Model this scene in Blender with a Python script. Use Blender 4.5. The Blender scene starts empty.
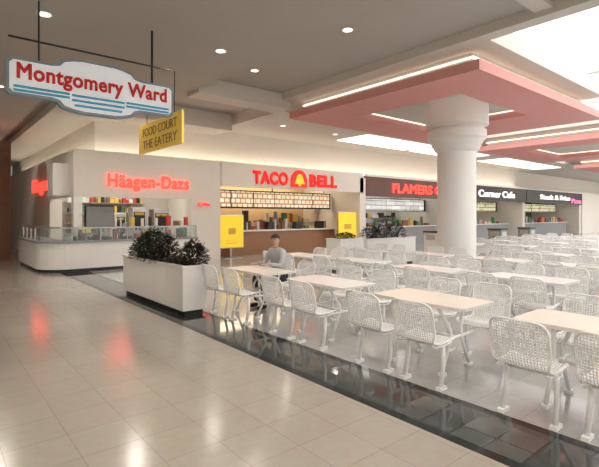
import bpy, bmesh, math, random
from mathutils import Vector, Matrix
random.seed(7)
S=bpy.context.scene
COL=S.collection

# ---------------- materials ----------------
def mat(name,c,rough=.5,metal=0,em=None,es=0,noise=0,nscale=8,spec=.5,alpha=1,trans=0,bump=0):
    m=bpy.data.materials.new(name); m.use_nodes=True
    nt=m.node_tree; b=nt.nodes['Principled BSDF']
    b.inputs['Base Color'].default_value=(*c,1); b.inputs['Roughness'].default_value=rough
    b.inputs['Metallic'].default_value=metal; b.inputs['Specular IOR Level'].default_value=spec
    b.inputs['Transmission Weight'].default_value=trans; b.inputs['Alpha'].default_value=alpha
    if em: b.inputs['Emission Color'].default_value=(*em,1); b.inputs['Emission Strength'].default_value=es
    if noise or bump:
        tc=nt.nodes.new('ShaderNodeTexCoord'); n=nt.nodes.new('ShaderNodeTexNoise')
        n.inputs['Scale'].default_value=nscale; n.inputs['Detail'].default_value=4
        nt.links.new(tc.outputs['Object'],n.inputs['Vector'])
        if noise:
            mx=nt.nodes.new('ShaderNodeMix'); mx.data_type='RGBA'
            mx.inputs[6].default_value=(*[max(0,x*(1-noise)) for x in c],1)
            mx.inputs[7].default_value=(*[min(1,x*(1+noise)) for x in c],1)
            nt.links.new(n.outputs['Fac'],mx.inputs[0]); nt.links.new(mx.outputs[2],b.inputs['Base Color'])
        if bump:
            bp=nt.nodes.new('ShaderNodeBump'); bp.inputs['Strength'].default_value=bump
            nt.links.new(n.outputs['Fac'],bp.inputs['Height']); nt.links.new(bp.outputs['Normal'],b.inputs['Normal'])
    return m
def tile(name,c1,c2,mortar,w,h,rough,off=0.0,msize=.006,spec=.5,rot=0,coat=0):
    m=mat(name,c1,rough,spec=spec); nt=m.node_tree; b=nt.nodes['Principled BSDF']
    b.inputs['Coat Weight'].default_value=coat; b.inputs['Coat Roughness'].default_value=rough*.7
    tc=nt.nodes.new('ShaderNodeTexCoord'); mp=nt.nodes.new('ShaderNodeMapping'); mp.inputs['Rotation'].default_value=(0,0,rot)
    br=nt.nodes.new('ShaderNodeTexBrick'); br.offset=off
    br.inputs['Scale'].default_value=1; br.inputs['Brick Width'].default_value=w; br.inputs['Row Height'].default_value=h
    br.inputs['Mortar Size'].default_value=msize; br.inputs['Mortar Smooth'].default_value=.3
    br.inputs['Color1'].default_value=(*c1,1); br.inputs['Color2'].default_value=(*c2,1); br.inputs['Mortar'].default_value=(*mortar,1)
    n=nt.nodes.new('ShaderNodeTexNoise'); n.inputs['Scale'].default_value=14; n.inputs['Detail'].default_value=6
    mx=nt.nodes.new('ShaderNodeMix'); mx.data_type='RGBA'; mx.blend_type='MULTIPLY'; mx.inputs[0].default_value=.22
    nt.links.new(tc.outputs['Object'],mp.inputs['Vector']); nt.links.new(mp.outputs[0],br.inputs['Vector']); nt.links.new(tc.outputs['Object'],n.inputs['Vector'])
    nt.links.new(br.outputs['Color'],mx.inputs[6]); nt.links.new(n.outputs['Color'],mx.inputs[7]); nt.links.new(mx.outputs[2],b.inputs['Base Color'])
    return m
def menu(name,a,b2,c3,es,w=.5,h=.18,ms=.025):
    m=mat(name,a,.4); nt=m.node_tree; b=nt.nodes['Principled BSDF']
    tc=nt.nodes.new('ShaderNodeTexCoord'); mp=nt.nodes.new('ShaderNodeMapping'); mp.inputs['Rotation'].default_value=(math.radians(-90),0,0)
    br=nt.nodes.new('ShaderNodeTexBrick'); br.offset=.37; br.inputs['Scale'].default_value=1
    br.inputs['Brick Width'].default_value=w; br.inputs['Row Height'].default_value=h; br.inputs['Mortar Size'].default_value=ms
    br.inputs['Color1'].default_value=(*a,1); br.inputs['Color2'].default_value=(*b2,1); br.inputs['Mortar'].default_value=(*c3,1)
    nt.links.new(tc.outputs['Object'],mp.inputs['Vector']); nt.links.new(mp.outputs[0],br.inputs['Vector'])
    nt.links.new(br.outputs['Color'],b.inputs['Base Color']); nt.links.new(br.outputs['Color'],b.inputs['Emission Color'])
    b.inputs['Emission Strength'].default_value=es
    return m
M={}
M['tile']=tile('corridor_tile',(.49,.445,.385),(.46,.415,.36),(.36,.32,.27),.42,.42,.2,coat=.5,msize=.004)
M['dtile']=tile('dining_tile',(.50,.495,.485),(.46,.455,.45),(.36,.355,.35),.42,.42,.13,coat=.4,msize=.004)
M['border']=tile('granite_border',(.03,.04,.038),(.10,.11,.105),(.01,.01,.01),.275,.275,.07,coat=.4)
M['black']=mat('black_granite',(.012,.015,.015),.08,noise=.3,nscale=40)
M['ceil']=mat('ceiling_paint_grey',(.46,.43,.39),.85,noise=.04,nscale=2)
M['ceil2']=mat('ceiling_paint_cream',(.64,.605,.55),.8,noise=.03,nscale=2)
M['wall']=mat('wall_plaster',(.83,.78,.71),.7,noise=.03,nscale=3)
M['white']=mat('white_laminate',(.90,.89,.86),.35,noise=.02,nscale=3)
M['pink']=mat('pink_soffit_paint',(.72,.34,.31),.7,noise=.05,nscale=2)
M['col']=mat('column_plaster',(.80,.78,.75),.6,noise=.03,nscale=4)
M['steel']=mat('white_coated_steel',(.93,.93,.92),.35)
M['ttop']=mat('table_laminate_white',(.86,.85,.83),.25,noise=.02,nscale=6)
M['ttop2']=mat('table_laminate_cream',(.85,.77,.68),.3,noise=.05,nscale=6)
M['edge']=mat('table_edge_band',(.75,.73,.7),.4)
M['sky']=mat('skylight_diffuser',(.9,.93,1),.5,em=(1,.99,.97),es=3.2)
M['fillpanel']=mat('concourse_fill_panel',(.9,.93,1),.5,em=(1,.97,.93),es=6)  # glow for the added fill panel over the corridor
M['lay']=mat('laylight_panel',(.9,.93,1),.5,em=(1,.95,.88),es=2.0)
M['cove']=mat('cove_tube',(1,.95,.85),.5,em=(1,.87,.70),es=10)
M['cove2']=mat('cove_tube_soft',(1,.95,.85),.5,em=(1,.87,.72),es=2.6)
M['lamp']=mat('downlight_lens',(1,.95,.85),.5,em=(1,.9,.75),es=3)
M['trim']=mat('downlight_trim',(.6,.58,.54),.4)
M['neon']=mat('red_neon',(.9,.05,.03),.4,em=(1,.028,.018),es=5.5)
M['neons']=mat('red_neon_dim',(.9,.05,.03),.4,em=(1,.03,.02),es=1.5)
M['redtx']=mat('red_sign_paint',(.78,.03,.02),.5)
M['redlit']=mat('red_lit_letter',(.8,.02,.015),.4,em=(.9,.01,.008),es=.7)
M['blue']=mat('blue_stripe',(.10,.50,.75),.5)
M['signw']=mat('sign_white',(.86,.88,.9),.4,em=(.85,.92,1),es=.3)
M['signe']=mat('sign_edge_grey',(.28,.36,.42),.4)
M['yel']=mat('yellow_sign',(.88,.62,.12),.5,em=(.9,.6,.1),es=.2)
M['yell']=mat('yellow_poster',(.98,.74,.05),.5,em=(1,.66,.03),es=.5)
M['dark']=mat('dark_metal',(.03,.03,.03),.4)
M['metal']=mat('stainless',(.55,.55,.56),.3,metal=1)
M['wood']=mat('dark_wood_panel',(.17,.07,.035),.45,noise=.35,nscale=5)
M['brown']=mat('brown_counter',(.36,.18,.09),.4,noise=.1)
M['warm']=mat('warm_interior_wall',(.80,.58,.34),.6,noise=.06)
M['inter']=mat('shop_interior_wall',(.66,.62,.57),.6,noise=.05)
M['dinter']=mat('dark_shop_interior',(.10,.085,.08),.6,noise=.2)
M['fasd']=mat('black_fascia',(.012,.012,.014),.4)
M['fasr']=mat('maroon_fascia',(.15,.07,.06),.4)
M['wneon']=mat('white_neon',(1,1,1),.4,em=(1,.95,.9),es=1.6)
M['pneon']=mat('pink_neon',(1,.2,.4),.4,em=(1,.12,.3),es=2)
M['menu1']=menu('menu_taco',(1,.92,.74),(.85,.66,.40),(.40,.22,.12),1.0,.27,.22,.035)
M['menu2']=menu('menu_white',(.95,.95,.9),(.55,.57,.55),(.25,.25,.25),.9,.9,.25)
M['menu3']=menu('menu_color',(.9,.85,.6),(.4,.5,.25),(.15,.05,.04),.9,.4,.25)
M['glass']=mat('case_glass',(.85,.92,.92),.05,trans=.9)
M['soil']=mat('planter_soil',(.05,.035,.025),.9,noise=.4,nscale=30)
M['leaf']=mat('shrub_leaf',(.025,.042,.02),.6,noise=.4,nscale=9)
M['leaf2']=mat('shrub_leaf_brown',(.05,.04,.03),.6,noise=.4,nscale=9)
M['skin']=mat('skin',(.55,.33,.24),.5); M['hair']=mat('hair_dark',(.02,.015,.012),.6)
M['shirt']=mat('grey_shirt',(.50,.51,.53),.8,noise=.06,nscale=12); M['pants']=mat('dark_trousers',(.04,.045,.06),.8)
M['shoe']=mat('shoe_leather',(.02,.015,.012),.4); M['eye']=mat('eye_white',(.85,.85,.82),.3)
M['bin']=mat('bin_green_grey',(.25,.28,.25),.5)
M['grey']=mat('grey_panel',(.32,.33,.34),.5,noise=.1)
CL=[mat('clutter_'+n,c,.5,noise=.15,nscale=20) for n,c in(('white',(.8,.78,.74)),('brown',(.25,.13,.07)),('red',(.6,.06,.04)),('yellow',(.8,.55,.1)),('black',(.03,.03,.03)),('green',(.1,.25,.1)),('steel',(.4,.4,.42)))]

# ---------------- helpers ----------------
def add(name,me,parent=None,mats=None,loc=None):
    o=bpy.data.objects.new(name,me); COL.objects.link(o)
    if mats:
        for m in mats: me.materials.append(m)
    if parent: o.parent=parent
    if loc is not None: o.location=loc
    return o
def empty(name,loc=(0,0,0)):
    o=bpy.data.objects.new(name,None); o.empty_display_size=.1; COL.objects.link(o); o.location=loc; return o
def bbox(bm,x0,x1,y0,y1,z0,z1,mi=0):
    vs=[bm.verts.new((x,y,z)) for z in(z0,z1) for x,y in((x0,y0),(x1,y0),(x1,y1),(x0,y1))]
    for f in((3,2,1,0),(4,5,6,7),(0,1,5,4),(1,2,6,5),(2,3,7,6),(3,0,4,7)):
        bm.faces.new([vs[i] for i in f]).material_index=mi
def fin(name,bm,mats,parent=None,loc=None,smooth=False,bev=0):
    bmesh.ops.recalc_face_normals(bm,faces=bm.faces[:])
    me=bpy.data.meshes.new(name); bm.to_mesh(me); bm.free()
    if smooth:
        for p in me.polygons: p.use_smooth=True
    o=add(name,me,parent,mats,loc)
    if bev:
        b=o.modifiers.new('bevel','BEVEL'); b.width=bev; b.segments=2; b.limit_method='ANGLE'
    return o
def box(name,x0,x1,y0,y1,z0,z1,m,parent=None,bev=0):
    bm=bmesh.new(); bbox(bm,x0,x1,y0,y1,z0,z1); return fin(name,bm,[m],parent,bev=bev)
def boxes(name,lst,m,parent=None,bev=0):
    bm=bmesh.new()
    for l in lst: bbox(bm,*l)
    return fin(name,bm,m if isinstance(m,list) else [m],parent,bev=bev)
def tube(bm,pts,r,n=6,closed=False,mi=0,cap=True):
    pts=[Vector(p) for p in pts]; rings=[]; N=len(pts); prev=None
    for i,p in enumerate(pts):
        a=pts[(i-1)%N] if (closed or i>0) else p; b=pts[(i+1)%N] if (closed or i<N-1) else p
        t=(b-a).normalized()
        ref=prev if prev is not None else (Vector((0,0,1)) if abs(t.z)<.9 else Vector((1,0,0)))
        u=(ref-t*ref.dot(t))
        if u.length<1e-4: u=Vector((0,1,0))-t*t.y
        u.normalize(); v=t.cross(u); prev=u
        rr=r[i] if isinstance(r,(list,tuple)) else r
        rings.append([bm.verts.new(p+(u*math.cos(2*math.pi*k/n+.785)+v*math.sin(2*math.pi*k/n+.785))*rr) for k in range(n)])
    for i in range(N if closed else N-1):
        A=rings[i];B=rings[(i+1)%N]
        for k in range(n): 
            f=bm.faces.new((A[k],A[(k+1)%n],B[(k+1)%n],B[k])); f.smooth=True; f.material_index=mi
    if cap and not closed:
        bm.faces.new(rings[0][::-1]).material_index=mi; bm.faces.new(rings[-1]).material_index=mi
def cyl(bm,x,y,z0,z1,r,mi=0,n=10,r2=None):
    r2=r if r2 is None else r2
    a=[bm.verts.new((x+r*math.cos(2*math.pi*k/n),y+r*math.sin(2*math.pi*k/n),z0)) for k in range(n)]
    b=[bm.verts.new((x+r2*math.cos(2*math.pi*k/n),y+r2*math.sin(2*math.pi*k/n),z1)) for k in range(n)]
    bm.faces.new(a[::-1]).material_index=mi; bm.faces.new(b).material_index=mi
    for k in range(n): bm.faces.new((a[k],a[(k+1)%n],b[(k+1)%n],b[k])).material_index=mi
def clutter(name,x0,x1,y0,y1,z,hmin,hmax,parent,wmin=.06,wmax=.22,gap=.06):
    bm=bmesh.new(); x=x0
    while x<x1-wmax:
        w=random.uniform(wmin,wmax); h=random.uniform(hmin,hmax); mi=random.randrange(7)
        if random.random()<.4: cyl(bm,x+w/2,(y0+y1)/2,z,z+h,min(w,y1-y0)/2,mi,r2=min(w,y1-y0)/2*random.uniform(.7,1))
        else: bbox(bm,x,x+w,y0,y0+(y1-y0)*random.uniform(.5,1),z,z+h,mi)
        x+=w+random.uniform(.01,gap)
    return fin(name,bm,CL,parent)
def lathe(name,prof,m,loc,n=40,parent=None):
    bm=bmesh.new(); R=[]
    for r,z in prof: R.append([bm.verts.new((r*math.cos(2*math.pi*k/n),r*math.sin(2*math.pi*k/n),z)) for k in range(n)])
    for i in range(len(R)-1):
        for k in range(n):
            bm.faces.new((R[i][k],R[i][(k+1)%n],R[i+1][(k+1)%n],R[i+1][k]))
    bm.faces.new(R[0][::-1]); bm.faces.new(R[-1])
    o=fin(name,bm,[m],parent,loc)
    for p in o.data.polygons: p.use_smooth=True
    e=o.modifiers.new('es','EDGE_SPLIT'); e.split_angle=math.radians(35)
    return o
def poly(name,pts,z0,z1,m,parent=None,bev=0):
    bm=bmesh.new(); a=[bm.verts.new((x,y,z0)) for x,y in pts]; b=[bm.verts.new((x,y,z1)) for x,y in pts]
    bm.faces.new(a[::-1]); bm.faces.new(b); n=len(pts)
    for i in range(n): bm.faces.new((a[i],a[(i+1)%n],b[(i+1)%n],b[i]))
    return fin(name,bm,[m],parent,bev=bev)
def text(name,s,x0,x1,zb,h,y,m,side=False,ext=.03,parent=None,bold=0.0,space=1.0):
    c=bpy.data.curves.new(name,'FONT'); c.body=s; c.extrude=ext; c.size=1; c.bevel_depth=bold; c.bevel_resolution=0; c.space_character=space
    o=bpy.data.objects.new(name,c); COL.objects.link(o); c.materials.append(m)
    bpy.context.view_layer.update()
    bb=o.bound_box; bx0=min(v[0] for v in bb);bx1=max(v[0] for v in bb);by0=min(v[1] for v in bb);by1=max(v[1] for v in bb)
    sx=(x1-x0)/(bx1-bx0); sy=h/(by1-by0); o.scale=(sx,sy,1 if bold<.02 else .5)
    if side:
        o.rotation_euler=(math.pi/2,0,-math.pi/2); o.location=(y,side+bx0*sx,zb-by0*sy)
    else:
        o.rotation_euler=(math.pi/2,0,0); o.location=(x0-bx0*sx,y,zb-by0*sy)
    if parent: o.parent=parent
    return o

# ---------------- room shell ----------------
box('floor',-6,3.0,-10,34,-.15,0,M['tile'])
boxes('floor_border',[(3.0,3.1,-10,15,-.15,0,1),(3.1,3.65,-10,15,-.15,0,0),(3.65,3.75,-10,15,-.15,0,1)],[M['border'],M['black']])
box('floor_dining',3.75,54,-10,15,-.15,0,M['dtile'])
box('floor_shops',3.0,54,15,34,-.15,0,M['dtile'])
box('wall_west',-6.2,-6,-10,34,0,5.6,M['wall']); box('wall_south',-6.2,54,-10.2,-10,0,7,M['wall'])
box('wall_east',54,54.2,-10,34,0,7,M['wall']); box('wall_north',-6.2,3.9,34,34.2,0,5.6,M['wood'])
# ceilings
box('ceiling',-6,5.6,-3.5,34,5.05,5.6,M['ceil'])
box('ceiling_bay_west',-6,-4,-10,-3.51,5.05,5.6,M['ceil']); box('ceiling_bay_east',4,5.6,-10,-3.51,5.05,5.6,M['ceil']); box('ceiling_bay_south',-4,4,-10,-9,5.05,5.6,M['ceil'])
box('added_fill_panel',-3.99,3.99,-8.99,-3.52,5.4,5.5,M['fillpanel'])  # unseen glowing panel behind the camera, added as corridor fill light
box('ceiling_trough',5.6,8.4,-10,15.7,5.4,5.6,M['ceil'])
box('ceiling_trough_rear',8.4,8.75,11.4,15.7,5.4,5.6,M['ceil'])
box('ceiling_rear',8.75,54,11.6,15.7,5.0,5.6,M['ceil2'])
boxes('ceiling_beam',[(5.6,8.75,10.9,11.6,4.95,5.39,0),(5.6,8.4,3.2,3.5,5.3,5.39,0)],M['ceil2'])
boxes('trim_soffit',[(2.9,5.6,14.4,15.7,4.8,5.04,0),(2.9,4.3,15.7,34,4.8,5.04,0),(5.6,8.75,14.4,15.7,4.8,5.39,0)],M['ceil2'])
# skylight
boxes('added_fill_panel',[(8.76,53.9,-9.9,11.3,6.2,6.3,0)]+[(x,x+.25,-9.9,11.3,6.0,6.19,1) for x in(15.5,19.7,27.5,32,40)]+[(8.76,53.9,-2.,-1.8,6.0,6.19,1)],[M['sky'],M['ceil2']])
box('ceiling_well_left',8.4,8.74,-10,4.5,5.2,6.3,M['ceil2'])
box('ceiling_well_rear',8.75,54,11.41,11.6,5.0,6.2,M['ceil2'])
for a,b in((8.4,15.5),(19.8,27.6),(31.9,39.9)): box('ceiling_coffer',a,b,4.5,11.4,5.2,5.6,M['ceil2'])
for a,b in((14,18.7),(19.2,24),(26,34)): box('window_laylight',a,b,12.4,14.2,4.96,4.995,M['lay'])
# pink canopies
def canopy(x0,x1,y0,y1,ix0,ix1,iy0,iy1,i):
    e=empty('ceiling_canopy')
    def ring(n,a,b,z0,z1,m):
        X0,X1,Y0,Y1=a; U0,U1,V0,V1=b
        return boxes(n,[(X0,X1,Y0,V0,z0,z1,0),(X0,X1,V1,Y1,z0,z1,0),(X0,U0,V0,V1,z0,z1,0),(U1,X1,V0,V1,z0,z1,0)],m,e)
    ring('pink_soffit',(x0,x1,y0,y1),(ix0,ix1,iy0,iy1),4.68,4.90,M['pink'])
    box('upper_box',x0+.35,x1-.35,y0+.35,y1-.35,4.905,5.199,M['ceil2'],e)
    ring('cove_lamp_strip',(x0+.29,x1-.29,y0+.29,y1-.29),(x0+.33,x1-.33,y0+.33,y1-.33),5.07,5.10,M['cove2'])
    ring('inner_cove_strip',(ix0-.02,ix1+.02,iy0-.02,iy1+.02),(ix0+.03,ix1-.03,iy0+.03,iy1-.03),4.88,4.902,M['cove2'])
    return e
canopy(8.76,16.3,4.74,11.0,10.2,13.9,6.0,9.5,0)
canopy(20.1,27.4,4.74,11.0,21.6,25.8,6.0,9.5,1)
canopy(32.2,39.6,4.74,11.0,33.7,38,6.0,9.5,2)
def column(x,y):
    lathe('column',[(.62,0),(.62,.14),(.52,.16),(.52,3.42),(.56,3.46),(.60,3.50),(.62,3.54),(.72,3.74),(.79,3.80),(.79,4.02),(.72,4.06),(.72,4.10),(.84,4.16),(.84,4.89)],M['col'],(x,y,0))
column(11.5,6.9)

# storefront upper wall + fascias
box('wall_upper',4.3,54,15.7,15.9,3.72,5.6,M['wall']); box('wall_upper_side',4.3,4.5,15.9,34,3.72,5.05,M['wall'])
box('wall_back',3.9,54,19.5,19.7,0,3.5,M['inter'])
box('ceiling_shops',3.62,54,15.12,34,3.5,3.66,M['ceil2'])
boxes('cove_lamp',[(4.0,34,15.35,15.42,3.66,3.72,0),(3.95,4.02,15.6,30,3.66,3.72,0)],M['cove'])
# Ice cream shop
box('wall_fascia_icecream',3.5,8.6,15.0,15.12,2.25,3.72,M['wall'])
box('wall_fascia_side',3.5,3.62,15.12,30,2.25,3.72,M['wall'])
box('wall_pier',7.4,8.6,15.0,15.5,0,2.25,M['wall'])
box('wall_divider',8.5,8.65,15.5,19.5,0,3.5,M['wall'])
box('wall_corner_post',3.5,3.75,15.0,15.25,0.0,2.25,M['white'])
box('wall_side_pier',3.5,3.9,18.4,30,0,2.25,M['wall'])
box('trim_bulkhead',3.05,3.5,15.6,16.4,2.3,3.3,M['white'])
text('neon_sign','Häagen-Dazs',4.5,7.3,2.46,.56,14.97,M['neon'],bold=.02,space=1.08)
text('neon_sign','Häagen',0,2.9,2.45,.65,3.47,M['neon'],side=21.6,bold=.02)
text('neon_sign','Cafe',7.65,8.15,2.02,.12,14.97,M['neons'],bold=.0)
# counter with rounded corner
def cpath(off):
    pts=[(7.3,14.3+off)]
    cx,cy,r=3.3,15.1,.8-off
    for k in range(9):
        a=math.radians(270-90*k/8); pts.append((cx+r*math.cos(a),cy+r*math.sin(a)))
    pts.append((2.5+off,18.2)); return pts
def strip(name,o0,o1,z0,z1,m,par): 
    a=cpath(o0); b=cpath(o1); return poly(name,a+b[::-1],z0,z1,m,par)
cn=empty('ice_cream_counter')
strip('kick',.06,.6,0,.1,M['dark'],cn); strip('body',0,.62,.1,.86,M['white'],cn); strip('top',-.04,.66,.86,.92,M['grey'],cn)
strip('glass_front',.08,.095,.92,1.28,M['glass'],cn); strip('glass_rail',.06,.115,1.28,1.31,M['metal'],cn); strip('glass_shelf',.1,.5,1.31,1.325,M['glass'],cn)
bm=bmesh.new()
for x in(3.3,4.1,4.9,5.7,6.5,7.25): bbox(bm,x,x+.025,14.36,14.40,.92,1.31)
for y in(15.6,16.3,17,17.7): bbox(bm,2.56,2.60,y,y+.025,.92,1.31)
fin('glass_posts',bm,[M['metal']],cn)
clutter('tubs',3.4,7.2,14.5,14.75,.92,.08,.34,cn)
clutter('cones_and_cups',4.6,7.2,14.5,14.7,1.325,.1,.4,cn,.05,.16,.2)
sh=empty('display_shelving')
for z in(.95,1.35,1.75,2.15): box('shelf',4.2,7.3,19.1,19.48,z,z+.03,M['metal'],sh)
box('cabinet',4.2,7.3,18.9,19.48,0,.93,M['grey'],sh)
for z in(.98,1.38,1.78,2.18): clutter('goods',4.25,7.3,19.12,19.4,z,.12,.32,sh,.06,.18,.05)
def machine(x,y,w,h,z0=.0,m='metal'):
    e=empty('drink_machine')
    boxes('cabinet',[(x,x+w,y,y+.5,z0,z0+h,0)],M[m],e,bev=.02)
    boxes('front_panel',[(x+.05,x+w-.05,y-.02,y,z0+h*.65,z0+h*.92,0)],M['dark'],e)
    boxes('light_panel',[(x+.08,x+w-.08,y-.025,y-.02,z0+h*.86,z0+h*.91,0)],CL[3],e)
    boxes('tray',[(x+.03,x+w-.03,y-.12,y,z0+h*.42,z0+h*.45,0)],M['metal'],e)
    boxes('spouts',[(x+w*k/4-.02,x+w*k/4+.02,y-.08,y,z0+h*.58,z0+h*.65,0) for k in(1,2,3)],M['dark'],e)
machine(6.5,16.2,.6,1.9); machine(5.75,16.3,.5,1.95); machine(5.2,16.5,.4,1.75,m='white')
vs=empty('video_screen'); box('panel',4.0,4.85,15.5,15.58,1.3,1.95,M['grey'],vs); box('bezel',3.96,4.89,15.58,15.62,1.26,1.99,M['dark'],vs); box('post',4.40,4.48,15.58,15.64,0.03,1.4,M['dark'],vs); box('base',4.2,4.7,15.4,15.8,0,.03,M['dark'],vs)
# Taco restaurant
box('wall_fascia_taco',8.65,16.6,15.0,15.12,2.78,3.72,M['wall'])
box('wall_pier_taco',16.35,16.75,15.0,19.5,0,3.5,M['wall'])
box('wall_liner_taco',8.7,16.3,19.3,19.48,0,3.5,M['warm'])
tc_=empty('service_counter')
box('counter_body',9.6,15.6,16.0,16.7,0,.98,M['brown'],tc_); box('counter_top',9.5,15.7,15.92,16.78,.98,1.04,M['white'],tc_)
boxes('registers',[(x,x+.35,16.2,16.5,1.04,1.38,0) for x in(10.2,11.7,13.3,14.7)],M['dark'],tc_)
clutter('cups',9.7,15.6,16.5,16.7,1.04,.1,.5,tc_,.08,.25,.1)
kl=empty('kitchen_line')
box('kitchen_pass',9,16.2,18.2,18.5,0,1.3,M['metal'],kl); box('hood',9,16.2,17.8,18.4,2.1,2.75,M['metal'],kl)
clutter('pans',9.1,16.1,18.2,18.45,1.3,.08,.6,kl,.12,.4,.06)
boxes('hood_posts',[(9,9.06,17.9,17.96,0,2.1,0),(16.1,16.16,17.9,17.96,0,2.1,0)],M['metal'],kl)
mb=empty('menu_board')
for i in range(6): box('panel',9.1+i*1.18,9.1+i*1.18+1.08,16.9,16.98,2.05,2.72,M['menu1'],mb)
box('frame',9.0,16.25,16.98,17.05,1.97,2.78,M['dark'],mb)
boxes('hangers',[(x,x+.04,17.0,17.04,2.78,3.5,0) for x in(9.5,12.5,15.8)],M['dark'],mb)
text('restaurant_sign','TACO',10.05,11.85,2.93,.55,14.97,M['redlit'],bold=.055,space=1.12)
text('restaurant_sign','BELL',13.05,14.75,2.93,.55,14.97,M['redlit'],bold=.055,space=1.12)
def flat(bm,pts,y0,y1):
    a=[bm.verts.new((x,y0,z)) for x,z in pts]; b=[bm.verts.new((x,y1,z)) for x,z in pts]
    bm.faces.new(a); bm.faces.new(b[::-1]); n=len(pts)
    for i in range(n): bm.faces.new((a[i],b[i],b[(i+1)%n],a[(i+1)%n]))
bl=empty('bell_emblem')
bm=bmesh.new()
out=[(12.0,2.88),(12.9,2.88),(12.9,3.1)]+[(12.45+.45*math.cos(math.radians(a)),3.12+.5*math.sin(math.radians(a))) for a in range(12,169,12)]+[(12.0,3.1)]
flat(bm,out,14.94,14.998); fin('arch',bm,[M['redlit']],bl)
bm=bmesh.new()
bell=[(12.17,3.02),(12.73,3.02),(12.69,3.10),(12.65,3.18),(12.62,3.28),(12.58,3.37),(12.51,3.43),(12.45,3.45),(12.39,3.43),(12.32,3.37),(12.28,3.28),(12.25,3.18),(12.21,3.10)]
flat(bm,bell,14.91,14.94)
flat(bm,[(12.45+.07*math.cos(math.radians(a)),2.965+.05*math.sin(math.radians(a))) for a in range(0,360,30)],14.91,14.94)
fin('bell',bm,[M['yell']],bl)
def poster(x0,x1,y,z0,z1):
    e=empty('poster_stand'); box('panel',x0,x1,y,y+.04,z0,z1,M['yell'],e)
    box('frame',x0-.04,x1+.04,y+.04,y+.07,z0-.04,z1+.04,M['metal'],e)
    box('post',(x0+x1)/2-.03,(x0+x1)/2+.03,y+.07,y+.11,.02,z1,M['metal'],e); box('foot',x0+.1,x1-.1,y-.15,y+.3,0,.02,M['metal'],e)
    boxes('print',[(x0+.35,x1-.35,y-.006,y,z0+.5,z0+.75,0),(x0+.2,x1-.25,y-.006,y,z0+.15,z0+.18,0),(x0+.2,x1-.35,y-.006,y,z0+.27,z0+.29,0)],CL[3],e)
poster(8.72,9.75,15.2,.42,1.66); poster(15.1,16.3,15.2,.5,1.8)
def shop(x0,x1,fas,inter,sign,sx0,sx1,smat,mmat,zb=2.9,h=.42):
    box('wall_fascia',x0,x1,15.0,15.12,2.62,3.6,M[fas]); box('wall_fascia_cap',x0,x1,14.98,15.12,3.6,3.72,M['wall'])
    box('wall_pier',x1-.35,x1,15.12,19.5,0,3.5,M['wall'])
    box('wall_liner',x0+.1,x1-.4,19.3,19.48,0,3.5,M[inter])
    e=empty('service_counter')
    box('counter_body',x0+.8,x1-1,16.0,16.6,0,1.0,M['grey'],e); box('counter_top',x0+.7,x1-.9,15.9,16.7,1.0,1.05,M['white'],e)
    clutter('counter_goods',x0+.9,x1-1,16.2,16.5,1.05,.1,.55,e,.1,.4,.3)
    k=empty('kitchen_line')
    boxes('equipment',[(x0+1+i*.9,x0+1.7+i*.9,18.4,19.2,.0,random.uniform(1.2,1.45),0) for i in range(int((x1-x0-2)/.9))],M['metal'],k)
    clutter('shelf_goods',x0+.6,x1-.8,18.9,19.2,1.5,.1,.5,k,.1,.5,.1); box('shelf',x0+.5,x1-.6,18.85,19.28,1.47,1.5,M['metal'],k)
    b=empty('menu_board'); n=max(2,int((x1-x0-1)/1.6)); w=(x1-x0-1)/n
    for i in range(n): box('panel',x0+.4+i*w,x0+.4+i*w+w-.12,17.0,17.08,1.95,2.6,M[mmat],b)
    box('frame',x0+.3,x1-.4,17.08,17.14,1.9,2.65,M['dark'],b)
    boxes('hangers',[(x,x+.04,17.09,17.13,2.65,3.5,0) for x in(x0+1,x1-1)],M['dark'],b)
    text('neon_sign',sign,sx0,sx1,zb,h,14.97,M[smat],bold=.025 if smat=='neon' else .005)
shop(16.8,25.2,'fasr','inter','FLAMERS GRILL',18.8,25,'neon','menu2',2.84,.5)
shop(25.3,34.6,'fasd','dinter','Corner Cafe',27.6,32.6,'wneon','menu3',2.88,.45)
shop(34.7,46,'fasd','dinter','Steak & Fries',37,43,'wneon','menu3',2.92,.38)
text('neon_sign','Pizza',43.3,45.5,2.7,.4,14.93,M['pneon'],bold=.02)
box('wall_infill',46,54,15.0,15.12,0,3.72,M['wall'])
box('wood_pier',.9,2.45,19.6,20.3,0,4.4,M['wood'])
def area(name,loc,sx,sy,p,c=(1,.93,.82),rot=(0,0,0)):
    l=bpy.data.lights.new(name,'AREA'); l.shape='RECTANGLE'; l.size=sx; l.size_y=sy; l.energy=p; l.color=c
    o=bpy.data.objects.new(name,l); COL.objects.link(o); o.location=loc; o.rotation_euler=rot
area('ice_cream_light',(5.8,17.3,3.45),3.5,2.5,140)
area('taco_light',(12.5,17.9,3.45),6,2,240,(1,.80,.55))
area('grill_light',(21,17.9,3.45),6,2,110)
area('snack_light',(30,17.9,3.45),6,2,70,(1,.8,.6))
area('arcade_light',(40,17.9,3.45),8,2,50,(1,.8,.6))

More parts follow.
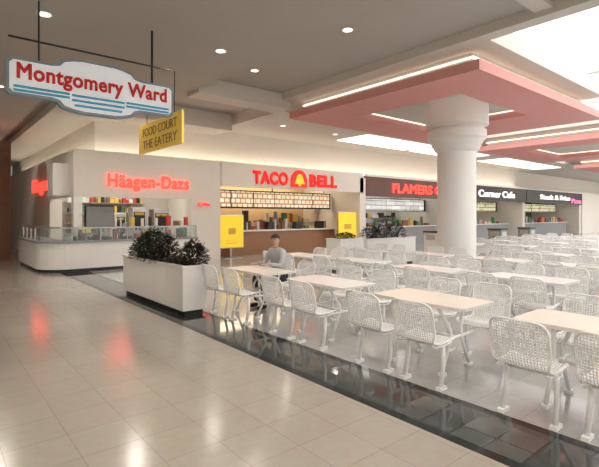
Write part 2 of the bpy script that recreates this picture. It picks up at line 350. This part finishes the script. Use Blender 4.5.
# downlights
def down(x,y,z,p=270):
    e=empty('ceiling_downlight',(x,y,z))
    lathe('trim_ring',[(.13,0),(.13,-.02),(.10,-.02)],M['trim'],(0,0,0),20,e)
    lathe('lens',[(.095,-.021),(.095,-.026)],M['lamp'],(0,0,0),20,e)
    l=bpy.data.lights.new('downlight','SPOT'); l.energy=p; l.spot_size=math.radians(160); l.spot_blend=.8; l.color=(1,.91,.80); l.shadow_soft_size=.15; l.specular_factor=0
    o=bpy.data.objects.new('spot',l); COL.objects.link(o); o.parent=e; o.location=(0,0,-.06)
for x,y in((1.54,8.5),(4.65,8.1),(1.5,3),(4.6,3),(1.5,-3),(4.6,-3),(-2,8.5),(-2,3),(-2,-3),(1.5,14),(-2,14),(1.5,20),(4.4,12.2)): down(x,y,5.05)
for x,y in((6.5,6.3),(6.5,3.95),(6.5,-2),(6.5,9.6)): down(x,y,5.4,150)
down(7.2,13,5.4,150); down(10.2,13.2,5.0,150); down(12.9,13.2,5.0,150)  # extra lamps, added to brighten the storefront fascias

# hanging sign
hs=empty('hanging_sign')
sx0,sx1,sy=.97,3.55,8.0
cxm=(sx0+sx1)/2
def sgn(g):
    p=[]; z0,z1=3.54-g,4.05+g; x0,x1=sx0-g,sx1+g
    hw=.60+g; zt=z1+.16; zb=z0-.16
    for sgnz,zz,ze in((-1,z0,zb),(1,z1,zt)):
        pts=[(-hw-.12,zz),(-hw,zz+sgnz*.03),(-hw+.06,zz+sgnz*.10),(-hw+.20,ze-sgnz*.02),(-hw+.34,ze),(hw-.34,ze),(hw-.20,ze-sgnz*.02),(hw-.06,zz+sgnz*.10),(hw,zz+sgnz*.03),(hw+.12,zz)]
        if sgnz==-1: p+=[(x0,z0+.05),(x0+.05,z0)]+[(cxm+a,b) for a,b in pts]+[(x1-.05,z0),(x1,z0+.05)]
        else: p+=[(x1,z1-.05),(x1-.05,z1)]+[(cxm+a,b) for a,b in pts[::-1]]+[(x0+.05,z1),(x0,z1-.05)]
    return p
bm=bmesh.new(); flat(bm,sgn(.03),sy,sy+.12); fin('cabinet',bm,[M['signe']],hs)
bm=bmesh.new(); flat(bm,sgn(-.01),sy-.012,sy-.001); fin('face',bm,[M['signw']],hs)
text('lettering','Montgomery Ward',sx0+.1,sx1-.1,3.68,.33,sy-.02,M['redtx'],ext=.004,parent=hs,bold=.034,space=1.06)
for a,b in((sx0+.06,cxm-.45),(cxm+.45,sx1-.06)): boxes('stripes',[(a,b,sy-.016,sy-.0125,3.62,3.66,0),(a,b,sy-.016,sy-.0125,3.56,3.60,0)],M['blue'],hs)
boxes('stripes_center',[(cxm-.42,cxm+.42,sy-.016,sy-.0125,3.61,3.65,0),(cxm-.42,cxm+.42,sy-.016,sy-.0125,3.53,3.57,0),(cxm-.38,cxm+.38,sy-.016,sy-.0125,3.45,3.49,0)],M['blue'],hs)
bm=bmesh.new(); tube(bm,[(sx0,sy+.06,4.40),(sx1,sy+.06,4.40)],.018)
tube(bm,[(1.38,sy+.06,4.0),(1.38,sy+.06,5.05)],.014); tube(bm,[(3.2,sy+.06,4.0),(3.2,sy+.06,5.05)],.022)
fin('hanger_rods',bm,[M['dark']],hs)
ys=empty('hanging_banner')
box('panel',4.48,4.54,9.55,12.2,3.32,4.08,M['yel'],ys)
for i,(t,z) in enumerate((('FOOD COURT',3.74),('THE EATERY',3.42))): text('lettering',t,0,2.1,z,.22,4.475,M['brown'],side=11.9,ext=.004,parent=ys)
bm=bmesh.new(); tube(bm,[(4.51,10,4.05),(4.51,10,5.05)],.01); tube(bm,[(4.51,11.7,4.05),(4.51,11.7,5.05)],.01); fin('rods',bm,[M['dark']],ys)

# ---------------- furniture ----------------
prof=[(.225,.425),(.21,.445),(.17,.455),(.08,.445),(0,.437),(-.08,.437),(-.13,.445),(-.165,.465),(-.19,.50),(-.205,.55),(-.22,.62),(-.237,.70),(-.255,.78),(-.272,.85)]
PL=[0]
for i in range(1,len(prof)): PL.append(PL[-1]+math.dist(prof[i],prof[i-1]))
LT=PL[-1]
def P(s,x):
    s=max(0,min(LT,s))
    for i in range(1,len(PL)):
        if s<=PL[i]+1e-9:
            t=(s-PL[i-1])/(PL[i]-PL[i-1]); y=prof[i-1][0]*(1-t)+prof[i][0]*t; z=prof[i-1][1]*(1-t)+prof[i][1]*t; break
    b=max(0,min(1,(z-.46)/.1)); y+=b*.045*(x/.23)**2; z+=(1-b)*.012*(x/.23)**2
    return (x,y,z)
def W(s):
    r=.09; d=min(s,LT-s); w=.23
    if s>LT*.4 and s<LT*.58: w=.23-.02*math.sin((s/LT-.4)/.18*math.pi)
    if d<r: w=w-r+math.sqrt(max(0,r*r-(r-d)**2))
    return w
def chair_mesh():
    bm=bmesh.new()
    n=34
    for k in range(1,n):
        s=LT*k/n; w=W(s); tube(bm,[P(s,-w+2*w*j/6) for j in range(7)],.0046,4,cap=False)
    for k in range(-9,10):
        x=k*.0235; ss=[LT*j/60 for j in range(61) if W(LT*j/60)>=abs(x)]
        ss=ss[::3]+[ss[-1]]
        tube(bm,[P(s,x) for s in ss],.0046,4,cap=False)
    S2=[0,.006,.02,.045,.08]+[.1+(LT-.2)*j/16 for j in range(17)]+[LT-.08,LT-.045,LT-.02,LT-.006,LT]
    loop=[P(s,W(s)) for s in S2]+[P(s,-W(s)) for s in S2[::-1]]
    tube(bm,loop,.0115,6,closed=True)
    tube(bm,[(-.2,.02,.40),(.2,.02,.40)],.018,8)
    for sx in(-1,1):
        tube(bm,[(sx*.2,.17,.435),(sx*.2,.10,.41),(sx*.2,-.10,.41),(sx*.2,-.15,.44)],.010,6)
        tube(bm,[(sx*.2,.02,.40),(sx*.205,.015,.22),(sx*.21,-.03,.03)],.022,8)
        bbox(bm,sx*.21-.028,sx*.21+.028,-.08,.04,0,.03)
    bmesh.ops.recalc_face_normals(bm,faces=bm.faces[:])
    me=bpy.data.meshes.new('dining_chair'); bm.to_mesh(me); bm.free(); me.materials.append(M['steel']); return me
def table_mesh(top):
    bm=bmesh.new(); hx,hy,r=.33,.60,.07
    def rr(hx,hy,r):
        out=[]
        for cx,cy,a0 in((hx-r,hy-r,0),(-hx+r,hy-r,90),(-hx+r,-hy+r,180),(hx-r,-hy+r,270)):
            for k in range(6): a=math.radians(a0+18*k); out.append((cx+r*math.cos(a),cy+r*math.sin(a)))
        return out
    for (z0,z1,g,mi) in((.715,.743,0,2),(.743,.747,-.006,1)):
        p=rr(hx+g,hy+g,r); a=[bm.verts.new((x,y,z0)) for x,y in p]; b=[bm.verts.new((x,y,z1)) for x,y in p]
        bm.faces.new(a[::-1]).material_index=mi; bm.faces.new(b).material_index=mi
        for i in range(len(p)): bm.faces.new((a[i],a[(i+1)%len(p)],b[(i+1)%len(p)],b[i])).material_index=mi
    for y in(-.32,.32):
        tube(bm,[(-.42,y,.40),(-.30,y,.36),(.30,y,.36),(.42,y,.40)],.018,8)
        for sx in(-1,1):
            tube(bm,[(sx*.26,y*.8,.715),(sx*.10,y,.45),(sx*.10,y,.36),(sx*.26,y,.03)],.019,8)
            bbox(bm,sx*.26-.04,sx*.26+.04,y-.03,y+.03,0,.03)
    tube(bm,[(0,-.32,.36),(0,.32,.36)],.018,8)
    bmesh.ops.recalc_face_normals(bm,faces=bm.faces[:])
    me=bpy.data.meshes.new('dining_table'); bm.to_mesh(me); bm.free()
    for m in(M['steel'],M[top],M['edge']): me.materials.append(m)
    return me
CM=chair_mesh(); T1=table_mesh('ttop'); T2=table_mesh('ttop2')
def cluster(x,y,warm=False):
    add('dining_table',T2 if warm else T1,loc=(x,y,0))
    for sx in(-1,1):
        for dy in(-.32,.32):
            c=add('dining_chair',CM,loc=(x+sx*.58,y+dy,0)); c.rotation_euler=(0,0,math.pi/2 if sx>0 else -math.pi/2)
Xs=[4.42,6.9,9.3,13.9,16.3,18.7,21.1]
Ys=[-.4,1.32,2.98,4.65,6.38]
for i,x in enumerate(Xs):
    for j,y in enumerate(Ys+([8.05] if i>0 else [])):
        cluster(x+ (0.0 if i<1 else random.uniform(-.1,.1)),y,warm=(i+j*2)%5==3 or (i==0 and j in(1,2)))
for y in(-.4,1.27,2.95,4.63): cluster(11.6,y)
for x in(26,28.5): 
    for y in(1.2,3,4.7): cluster(x,y)

# planters
def shrub(parent,x,y,z,n,h,rx,ry,m):
    bm=bmesh.new()
    for i in range(14):
        a=random.uniform(0,6.28); tube(bm,[(x,y,z),(x+.4*rx*math.cos(a),y+.4*ry*math.sin(a),z+h*.5),(x+.8*rx*math.cos(a),y+.8*ry*math.sin(a),z+h*random.uniform(.7,.95))],.005,4)
    for i in range(n):
        a=random.uniform(0,6.28); rr=math.sqrt(random.random()); zt=random.random()
        env=math.sqrt(max(.05,1-(zt*1.02-.35)**2/.5)); 
        c=Vector((x+rx*rr*env*math.cos(a),y+ry*rr*env*math.sin(a),z+.02+h*zt*(1-.25*rr)))
        d=Vector((math.cos(a)*.8+random.uniform(-.5,.5),math.sin(a)*.8+random.uniform(-.5,.5),random.uniform(.0,1.0))).normalized()
        s=d.cross(Vector((random.uniform(-.3,.3),random.uniform(-.3,.3),1))).normalized(); L=random.uniform(.05,.11); w=L*.24
        t1=c+d*L*.45; t2=c+d*L+Vector((0,0,-L*.25))
        q=[bm.verts.new(c),bm.verts.new(t1-s*w),bm.verts.new(t2),bm.verts.new(t1+s*w)]; bm.faces.new(q)
    return fin('foliage',bm,[m],parent)
def planter(x0,x1,y0,y1,h,plants):
    e=empty('planter_box')
    box('plinth',x0+.05,x1-.05,y0+.05,y1-.05,0,.08,M['dark'],e)
    t=.05
    boxes('body',[(x0,x1,y0,y0+t,.08,h,0),(x0,x1,y1-t,y1,.08,h,0),(x0,x0+t,y0+t,y1-t,.08,h,0),(x1-t,x1,y0+t,y1-t,.08,h,0)],M['white'],e)
    boxes('rim',[(x0-.02,x1+.02,y0-.02,y0+.07,h,h+.03,0),(x0-.02,x1+.02,y1-.07,y1+.02,h,h+.03,0),(x0-.02,x0+.07,y0+.07,y1-.07,h,h+.03,0),(x1-.07,x1+.02,y0+.07,y1-.07,h,h+.03,0)],M['white'],e)
    box('soil',x0+t,x1-t,y0+t,y1-t,.08,h-.04,M['soil'],e)
    for (px,py,n,hh,rx,ry,m) in plants: shrub(e,px,py,h-.05,n,hh,rx,ry,M[m])
planter(3.28,3.72,6.95,9.85,.80,[(3.5,9.25,900,.52,.26,.35,'leaf'),(3.5,8.75,1400,.70,.30,.4,'leaf'),(3.5,8.2,1100,.58,.28,.35,'leaf2'),(3.6,7.2,900,.50,.24,.24,'leaf2'),(3.5,7.75,400,.16,.2,.3,'leaf2')])
planter(9.3,10.3,9.3,9.9,.95,[(9.8,9.6,400,.25,.4,.2,'leaf')])
planter(10.7,13.2,9.5,10.1,.9,[(11.2,9.8,600,.5,.4,.3,'leaf'),(11.8,9.8,600,.55,.4,.3,'leaf2'),(12.5,9.8,600,.6,.4,.3,'leaf')])
def trash(x,y,m):
    e=empty('trash_receptacle')
    box('cabinet',x,x+.6,y,y+.6,.06,1.0,M[m],e,bev=.02); box('plinth',x+.04,x+.56,y+.04,y+.56,0,.06,M['dark'],e)
    box('lid',x-.03,x+.63,y-.03,y+.63,1.0,1.06,M['dark'],e,bev=.01); box('flap',x+.1,x+.5,y-.015,y,.72,.92,M['metal'],e)
    box('side_flap',x-.015,x,y+.1,y+.5,.72,.92,M['metal'],e)
trash(15.0,9.8,'white'); trash(16.9,9.8,'white'); trash(20.0,9.8,'bin'); trash(23,9.8,'bin')

# ---------------- seated man ----------------
man=empty('seated_man',(5.03,6.70,0)); man.rotation_euler=(0,0,math.pi/2)
def skin(name,verts,edges,m,sub=2,root=0):
    me=bpy.data.meshes.new(name); me.from_pydata([v[0] for v in verts],edges,[])
    o=add(name,me,man,[m])
    md=o.modifiers.new('skin','SKIN'); md.use_smooth_shade=True
    for i,v in enumerate(verts):
        r=v[1]; me.skin_vertices[0].data[i].radius=(r,r) if not isinstance(r,tuple) else r
    me.skin_vertices[0].data[root].use_root=True
    sb=o.modifiers.new('sub','SUBSURF'); sb.levels=sub; sb.render_levels=sub
    return o
tv=[((0,-.04,.58),(.16,.12)),((0,-.04,.72),(.155,.115)),((0,-.02,.88),(.18,.12)),((0,0,1.0),(.17,.10)),((0,.015,1.07),.065)]
te=[(0,1),(1,2),(2,3),(3,4)]
def arm(sx):
    b=len(tv); tv.extend([((sx*.17,.0,1.0),.07),((sx*.235,.04,.88),.055),((sx*.25,.12,.76),.048),((sx*.18,.30,.80),.036)])
    te.extend([(3,b),(b,b+1),(b+1,b+2),(b+2,b+3)])
arm(1); arm(-1)
skin('shirt',tv,te,M['shirt'])
pv=[((0,-.04,.57),(.15,.11))]; pe=[]
for sx in(1,-1):
    b=len(pv); pv.extend([((sx*.10,0,.55),.09),((sx*.13,.38,.55),.068),((sx*.13,.40,.48),.06),((sx*.13,.36,.10),.048)])
    pe.extend([(0,b),(b,b+1),(b+1,b+2),(b+2,b+3)])
skin('trousers',pv,pe,M['pants'])
for sx in(1,-1):
    skin('shoe',[((sx*.13,.33,.045),.043),((sx*.135,.43,.045),.045),((sx*.14,.54,.035),.033)],[(0,1),(1,2)],M['shoe'])
    hv=[((sx*.18,.30,.80),.026),((sx*.165,.35,.80),(.034,.018)),((sx*.155,.39,.798),(.038,.016))]
    skin('palm',hv,[(0,1),(1,2)],M['skin'])
    for k,(dx,L) in enumerate(((-.027,.07),(-.009,.08),(.009,.075),(.027,.058))):
        x=sx*.155+dx; y=.40
        skin('finger',[((x,y-.02,.80),.0095),((x,y+L*.5,.80),.009),((x,y+L*.85,.788),.008),((x,y+L,.775),.007)],[(0,1),(1,2),(2,3)],M['skin'],1)
    x=sx*.155-sx*.03
    skin('thumb',[((x,.355,.80),.011),((x-sx*.03,.385,.795),.010),((x-sx*.035,.415,.787),.008)],[(0,1),(1,2)],M['skin'],1)
hd=empty('head',(0,.03,1.07)); hd.parent=man; hd.rotation_euler=(math.radians(-6),0,math.radians(35))
bm=bmesh.new(); bmesh.ops.create_uvsphere(bm,u_segments=28,v_segments=20,radius=1)
for v in bm.verts:
    x,y,z=v.co; 
    wz=1-.28*max(0,-z)**1.4
    v.co=Vector((x*.076*wz,y*.095*(1-.12*max(0,-z))+(.012 if z<-.3 and y>0 else 0),z*.118))
    if y>0 and abs(x)<.16 and -.30<z<.12: v.co.y+=.018*(1-abs(x)/.16)*(1-abs(z+.12)/.3)
    v.co.z+=.135
fin('face',bm,[M['skin']],hd,smooth=True)
bm=bmesh.new(); tube(bm,[(0,-.02,-.02),(0,-.012,.06)],.052,12); fin('neck',bm,[M['skin']],hd)
def ell(n,c,r,m,par,cut=None):
    bm=bmesh.new(); bmesh.ops.create_uvsphere(bm,u_segments=16,v_segments=12,radius=1)
    for v in bm.verts: v.co=Vector((c[0]+v.co.x*r[0],c[1]+v.co.y*r[1],c[2]+v.co.z*r[2]))
    if cut: bmesh.ops.delete(bm,geom=[v for v in bm.verts if cut(v.co)],context='VERTS')
    return fin(n,bm,[m],par,smooth=True)
for sx in(1,-1):
    ell('eye',(sx*.030,.082,.145),(.013,.009,.008),M['eye'],hd); ell('iris',(sx*.030,.0905,.145),(.005,.003,.005),M['hair'],hd)
    ell('brow',(sx*.031,.087,.165),(.018,.006,.004),M['hair'],hd); ell('ear',(sx*.076,-.005,.135),(.010,.018,.030),M['skin'],hd)
ell('mouth',(0,.088,.075),(.022,.006,.006),M['redtx'],hd)
ell('hair',(0,-.008,.168),(.086,.102,.098),M['hair'],hd,cut=lambda c:(c.y>.055 and c.z<.185) or c.z<.09 or (c.y>.01 and c.z<.155))

# ---------------- camera / world ----------------
w=bpy.data.worlds.new('world'); S.world=w; w.use_nodes=True
w.node_tree.nodes['Background'].inputs[0].default_value=(.8,.85,.9,1); w.node_tree.nodes['Background'].inputs[1].default_value=.5
cd=bpy.data.cameras.new('camera'); cam=bpy.data.objects.new('camera',cd); COL.objects.link(cam)
cam.location=(0,0,1.68); cam.rotation_euler=(math.pi/2,0,math.radians(-39.8)); cd.sensor_width=36; cd.lens=450/599*36; cd.shift_y=-18.5/599
cd.clip_end=200
S.camera=cam
S.view_settings.view_transform='Standard'; S.view_settings.look='None'; S.view_settings.exposure=-.45
